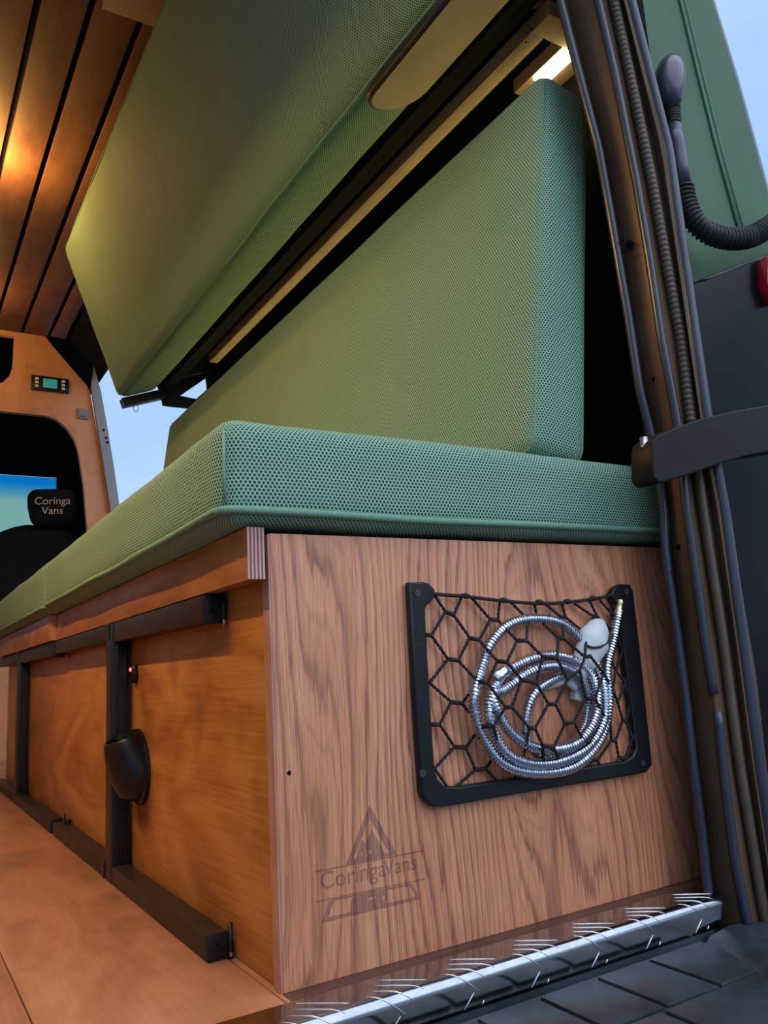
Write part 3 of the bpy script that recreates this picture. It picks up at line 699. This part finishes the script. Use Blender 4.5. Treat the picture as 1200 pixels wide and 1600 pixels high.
# ------------------------------------------------------------------ rear pillar
E1 = [(-60,856),(0,872),(83,893),(233,933),(397,962),(500,980),(613,997),(677,1014),(750,1028),(800,1035),(850,1036),(888,1040),(988,1055),(1075,1067),(1198,1080),(1300,1094),(1370,1101),(1470,1112)]
E2 = [(-60,919),(0,933),(117,960),(283,993),(400,1013),(533,1033),(660,1057),(800,1072),(925,1090),(1012,1102),(1112,1119),(1225,1131),(1350,1147),(1470,1171)]
E3 = [(-60,937),(0,950),(133,977),(300,1010),(400,1030),(533,1053),(660,1070),(800,1090),(1000,1120),(1200,1148),(1400,1182),(1470,1196)]
E3r = [(-60,955),(0,969),(133,999),(300,1034),(400,1050),(533,1076),(660,1090),(800,1108),(1000,1140),(1200,1165),(1400,1197),(1470,1210)]
E4 = [(-60,960),(0,975),(233,1034),(400,1058),(650,1094),(800,1122),(1050,1157),(1200,1177),(1400,1207),(1470,1219)]
E5 = [(-60,980),(0,994),(233,1046),(400,1072),(650,1110),(800,1138),(1050,1181),(1200,1198),(1400,1230),(1470,1243)]
rows = list(range(-555, 1471, 45))
prof = []
for y in rows:
    e1, e2, e3, e3r, e4, e5 = [interp(t_, y) for t_ in (E1,E2,E3,E3r,E4,E5)]
    pts = [pix(e1,y,'y',-.052), pix(e1+.22*(e2-e1),y,'y',-.043), pix(e1+.42*(e2-e1),y,'y',-.058), pix(e2,y,'y',-.086), pix(e3-2,y,'y',-.080), pix(e3r+2,y,'y',-.088), pix(e4,y,'y',-.104), pix(e5,y,'y',-.110)]
    pts = [pix(e1+40,y,'y',.03), pix(e1+12,y,'y',-.020)] + pts
    q = pts[-1]; pts += [q+Vector((.014,.02,0)), q+Vector((.02,.13,0))]
    prof.append(pts)
pl_ = thing('rear_pillar', 'black painted rear door pillar of the van', 'pillar', (.56,-.07,0))
vs = [p for r_ in prof for p in r_]; K = len(prof[0]); fs = []
for i in range(len(prof)-1):
    for k in range(K-1): fs.append((i*K+k, i*K+k+1, (i+1)*K+k+1, (i+1)*K+k))
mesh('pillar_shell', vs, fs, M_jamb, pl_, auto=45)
def seam(name, tab, yd, r, mat, y0=-555, y1=1470, dx=0, n=8, step=20):
    P = [pix(interp(tab,y)+dx, y, 'y', yd) for y in range(y0, y1+1, step)]
    return tube(name, P, r, mat, pl_, n)
seam('inner_flange', E1, -.0545, .0062, M_bead, dx=3)
seam('middle_flange', E2, -.0865, .0060, M_bead, -555, 1092, dx=1)
seam('middle_flange', E2, -.0865, .0060, M_bead, 1112, 1470, dx=2)
seam('outer_bead', E4, -.1045, .0085, M_bead, dx=9)
# ribbed sealing strip
Pc = [pix((interp(E3,y)+interp(E3r,y))/2, y, 'y', -.0885) for y in range(-555, 1471, 30)]
Pd = catmull(Pc, .0011); a_ = [0.0]
for a, b in zip(Pd, Pd[1:]): a_.append(a_[-1]+(b-a).length)
M_seal = plain('brown_black_seal', (.105,.070,.048), .5, nscale=40)
bm = bmesh.new(); add_tube(bm, Pd, lambda i: .0078+(.0005*math.sin(a_[i]/.0078*2*math.pi) if Pd[i].z > .58 else -.0010), 8); from_bm('ribbed_seal', bm, M_seal, pl_, smooth=True)
for q, r_ in (((950,163),.0042),((983,382),.0060),((972,376),.0022),((991,371),.0022),((976,392),.0020),((1023,593),.0040),((1061,855),.0040),((1053,893),.0018)):
    p = pix(q[0],q[1],'y',-.062); d = (CAM-p).normalized(); bm = bmesh.new(); add_disc(bm, p+d*.006, -d, r_, .004, 12); from_bm('bolt_hole', bm, M_void, pl_)
# rear header above the opening
tag(box('trim_8', (XL,-.06,1.86), (.45,0.0,2.0), M_paint), kind='structure')

# door hinge arm
ha = thing('hinge_arm', 'black steel door hinge arm crossing the rear pillar', 'hinge', (.55,-.12,.5))
top = [(1019,700),(1021,690),(1030,682),(1060,669),(1100,655),(1150,644),(1215,633),(1300,622)]
bot = [(1300,690),(1215,702),(1170,709),(1130,720),(1080,738),(1040,750),(1028,752),(1020,744)]
def PQ(q, y): p = pix(q[0], q[1], 'y', y); return (p.x, p.z)
curve_fill('arm', [[PQ(q, -.135) for q in top+bot]], .030, M_arm, ha, Matrix.Translation((0,-.120,0)) @ MXZ, .002)
p = pix(1018,700,'y',-.13); tube('hinge_pin', [p+Vector((0,.010,-.022)), p+Vector((0,.010,.016))], .005, M_steel, ha, 10)

# open rear door beyond the pillar
rd = thing('rear_door', 'open rear van door with green upholstered panel above black lower part', 'door', (.80,.03,-.05))
def door_poly(P, y): return [PQ(q, y) for q in P]
gp = [(835,-420),(977,-420),(1112,0),(1200,308),(1250,470),(1060,470),(1010,220)]
o = curve_fill('upholstered_panel', [door_poly(gp, .015)], .030, M_uph, rd, Matrix.Translation((0,.035,0)) @ MXZ, .006)
tube('stitched_seam', [pix(*q,'y',.011) for q in ((945,-400),(1063,0),(1090,110),(1120,230),(1158,370))], .0028, M_pip, rd, 6)
tube('stitched_seam', [pix(*q,'y',.011) for q in ((952,-400),(1070,0),(1097,110),(1127,230),(1165,370))], .0016, M_pip, rd, 6)
tube('edge_seal', [pix(*q,'y',.020) for q in ((980,-415),(1110,0),(1150,130),(1199,310),(1240,450))], .007, M_post, rd, 8)
lp = [(1082,448),(1110,436),(1160,416),(1215,396),(1300,370),(1420,1480),(1200,1480),(1120,700)]
curve_fill('lower_panel', [door_poly(lp, -.010)], .040, M_door, rd, Matrix.Translation((0,.012,0)) @ MXZ, .006)
tl = thing('tail_lamp', 'red tail lamp at the right edge beside the black door', 'lamp', (.86,-.02,.85))
lens = [(1199,404),(1206,398),(1240,385),(1240,462),(1208,468),(1199,440)]
curve_fill('lens', [door_poly(lens, -.030)], .016, M_red, tl, Matrix.Translation((0,-.022,0)) @ MXZ, .003)

# unseen left rear door, added mainly to shade the interior
shade_door = thing('rear_door', 'unseen left rear van door with green inside, added to shade the interior', 'door', (-1.28,-.45,-.05))
box('door_shell', (-1.300,-.90,-.05), (-1.255,-.08,1.90), M_door, shade_door, .006)
box('upholstered_panel', (-1.254,-.86,.15), (-1.236,-.12,1.80), M_uph, shade_door, .006)
# wiring conduit
wc = thing('wiring_conduit', 'black rubber wiring conduit with plug and corrugated hose on the green panel', 'conduit', (.70,-.05,1.0))
YC = -.022
bp = [pix(*q,'y',YC) for q in ((1051,92),(1050,96),(1049,104),(1047,118),(1045,135),(1044,150),(1047,163),(1050,172))]
bm = bmesh.new(); add_tube(bm, bp, lambda i: (.006,.015,.0215,.0255,.0265,.0245,.019,.013)[i], 20)
from_bm('plug', bm, M_bead, wc, smooth=True)
bm = bmesh.new()
add_tube(bm, [pix(*q,'y',YC-.015) for q in ((1056,104),(1063,115),(1065,130),(1063,150),(1061,158))], .0028, 8)
from_bm('plug_rib', bm, M_rub, wc, smooth=True)
def corr(name, P, r0, r1, per, mat):
    P = catmull([pix(x,y,'y',d) for x, y, d in P], .0012); s = [0.0]
    for a, b in zip(P, P[1:]): s.append(s[-1]+(b-a).length)
    bm = bmesh.new(); add_tube(bm, P, lambda i: r0+(r1-r0)*(.5+.5*math.sin(s[i]/per*2*math.pi)), 14); return from_bm(name, bm, mat, wc, smooth=True)
corr('corrugated_neck', [(1050,170,YC),(1051,185,YC),(1052,200,YC)], .0105, .0140, .0055, M_rub)
tube('sleeve', [pix(*q,'y',YC) for q in ((1052,198),(1056,225),(1061,260),(1066,296))], lambda i: (.0140,.0145,.0152,.0158)[i], M_bead, wc, 16)
corr('corrugated_hose', [(1066,293,YC),(1072,320,YC),(1085,345,YC-.004),(1108,364,YC-.012),(1140,373,YC-.022),(1172,370,YC-.030),(1205,352,YC-.036),(1250,318,YC-.036)], .0145, .0188, .0072, M_rub)

# ------------------------------------------------------------------ sill: tread plate and bumper step
tpz = thing('tread_plate', 'checkered aluminium tread plate along the floor edge', 'tread plate', (.1,-.06,0))
x0, x1 = -.60, .556
def tread(s):                      # profile: s along the sheet from its inner edge
    if s < .038: return (-.026-s, .0022), (0, 1)
    r = .010; L = r*math.radians(96)
    if s < .038+L:
        a = (s-.038)/r; return (-.064-r*math.sin(a), .0022-r+r*math.cos(a)), (-math.sin(a), math.cos(a))
    a = math.radians(96); d = s-.038-L; b = (-.064-r*math.sin(a), .0022-r+r*math.cos(a))
    return (b[0]-d*math.cos(a), b[1]-d*math.sin(a)), (-math.sin(a), math.cos(a))
S = [0, .019, .038, .041, .044, .047, .050, .053, .0548, .064, .079]
vs = []; fs = []
for s in S:
    (y, z), nn = tread(s); ex = x1 if s < .045 else x1-.018*(s-.045)/.034
    vs += [(x0,y,z),(ex,y,z)]
for s in S[::-1]:
    (y, z), nn = tread(s); ex = x1 if s < .045 else x1-.018*(s-.045)/.034
    vs += [(x0,y-nn[0]*.0018,z-nn[1]*.0018),(ex,y-nn[0]*.0018,z-nn[1]*.0018)]
nS = len(vs)//2
for i in range(nS): fs.append((2*i, 2*i+1, (2*((i+1) % nS))+1, 2*((i+1) % nS)))
fs += [tuple(2*i for i in range(nS)), tuple(2*i+1 for i in range(nS))]
mesh('plate', vs, fs, M_alu, tpz, auto=40)
def bar(xa, sa, xb, sb):
    P = []; k = 9
    for i in range(k):
        f_ = i/(k-1); (y, z), nn = tread(sa+(sb-sa)*f_); P.append(Vector((xa+(xb-xa)*f_, y+nn[0]*.0001, z+nn[1]*.0001)))
    bm = bmesh.new(); add_tube(bm, P, lambda i: .0008*math.sin(math.pi*(i+.6)/(k+.2)), 6); from_bm('tread_bar', bm, M_alubar, tpz, smooth=True)
g = .505
while g > -.60:
    for j in range(4):
        xa = g - .009*j; sa = .004+.0100*j; L_ = .040
        if xa+L_ > x1-.006: L_ = max(0, x1-.006-xa)
        if L_ > .008: bar(xa, sa, xa+L_, min(sa+L_*.82, .0720))
    bar(g-.010, .0775, g+.003, .0630)
    bar(g+.012, .0775, g+.015, .0730)
    g -= .0845
box('sill_strip', (.001,-.0255,-.001), (XR-.01,-.0008,.0006), M_sill, fl, .0002)
sb = tag(box('trim_9', (-.60,-.071,-.60), (.53,-.029,-.012), M_step), kind='structure')
bs = thing('bumper_step', 'black plastic bumper step with raised tread pads', 'bumper', (.1,-.25,-.60))
# step body: flat tread then raised curved rim
def rimx(y): return .545 - .9*max(0, -y-.10)**1.25
NY = 16; vs = []; fs = []; ys = [-.081-.30*i/NY for i in range(NY+1)]
secs = []
for y in ys:
    rx = rimx(y); secs.append([(-.60,y,-.60),(-.60,y,-.036),(rx-.055,y,-.036),(rx-.045,y,-.040),(rx-.035,y,-.034),(rx+.0,y,-.030),(rx+.05,y,-.034),(rx+.085,y,-.05),(rx+.10,y,-.09),(rx+.10,y,-.60)])
k = len(secs[0]); vs = [p for s_ in secs for p in s_]
for i in range(NY):
    for j in range(k-1): fs.append((i*k+j, i*k+j+1, (i+1)*k+j+1, (i+1)*k+j))
fs += [tuple(range(k)), tuple(range(NY*k, (NY+1)*k))]
mesh('step_body', vs, fs, M_step, bs, auto=40)
for r_ in range(3):
    ya = -.088-.098*r_; yb = ya-.092
    for i in range(12):
        xb = .470-.079*i-.012*r_; xa = xb-.073
        lim = rimx((ya+yb)/2-.02)-.066
        if xa > lim-.02: continue
        xb = min(xb, lim)
        box('tread_pad', (xa,yb,-.037), (xb,ya,-.0325), M_step, bs, .0018)
# lower jamb to the right of the sill
tag(mesh('trim_10', [(.555,-.050,-.60),(.70,.03,-.60),(.70,.03,.02),(.555,-.050,.02),(.575,-.030,-.60),(.575,-.03,.02)], [(0,1,2,3),(0,4,5,3)], M_paint), kind='structure')

# ------------------------------------------------------------------ ceiling lamps
def lamp(x, y, label, e, cone=None, z=ZC):
    t_ = thing('ceiling_spot', label, 'lamp', (x,y,z), 'round ceiling spots')
    bm = bmesh.new(); add_tube(bm, [(x,y,z-.0005),(x,y,z-.008),(x,y,z-.010)], lambda i: (.038,.037,.033)[i], 28); from_bm('ring', bm, M_steel, t_, auto=35)
    bm = bmesh.new(); add_disc(bm, (x,y,z-.0125), (0,0,1), .030, .004, 28); from_bm('diffuser', bm, M_lamp, t_)
    ld = bpy.data.lights.new('spot_glow', 'SPOT' if cone else 'POINT'); ld.energy = e; ld.color = (1.0, .53, .14); ld.shadow_soft_size = .025
    if cone: ld.spot_size = math.radians(cone); ld.spot_blend = .35
    lo = bpy.data.objects.new('spot_glow', ld); lo.location = (x,y,z-.085); COL.objects.link(lo)
lamp(-.150, 1.77, 'lit round ceiling spot at the left edge of the frame', 10)
lamp(-.85, .10, 'round ceiling spot near the rear doors', 22, 110)
lamp(-.85, 1.77, 'round ceiling spot above the kitchen side', 30, 110)
lamp(-.150, 2.75, 'round ceiling spot beside the cab partition', 4)
# kitchen cupboard on the left wall with a lit LED bar under it
kc = thing('wall_cupboard', 'overhead kitchen cupboard along the left wall', 'cupboard', (-.95,1.1,1.33))
box('carcass', (-1.198,.03,1.345), (-.700,2.3,1.90), M_bulk, kc, .003)
box('front_lip', (-.706,.03,1.325), (-.690,2.3,1.905), M_bulk, kc, .002)
kl = thing('cupboard_led_bar', 'warm LED bar under the overhead kitchen cupboard', 'light', (-.73,.55,1.33))
box('channel', (-.742,.05,1.334), (-.716,1.10,1.3445), M_steel, kl, .001)
box('diffuser', (-.739,.055,1.330), (-.719,1.095,1.336), M_lamp2, kl, .001)
ld = bpy.data.lights.new('led_bar_glow', 'AREA'); ld.shape = 'RECTANGLE'; ld.size = 1.04; ld.size_y = .02; ld.energy = 18; ld.color = (1.0, .58, .19)
lo = bpy.data.objects.new('led_bar_glow', ld); lo.location = (-.729,.575,1.327); COL.objects.link(lo)
zx = Vector((-.55,0,.84)).normalized(); xx = Vector((0,1,0)); yx = zx.cross(xx)
lo.matrix_world = Matrix(((xx.x,yx.x,zx.x,-.729),(xx.y,yx.y,zx.y,.575),(xx.z,yx.z,zx.z,1.327),(0,0,0,1)))
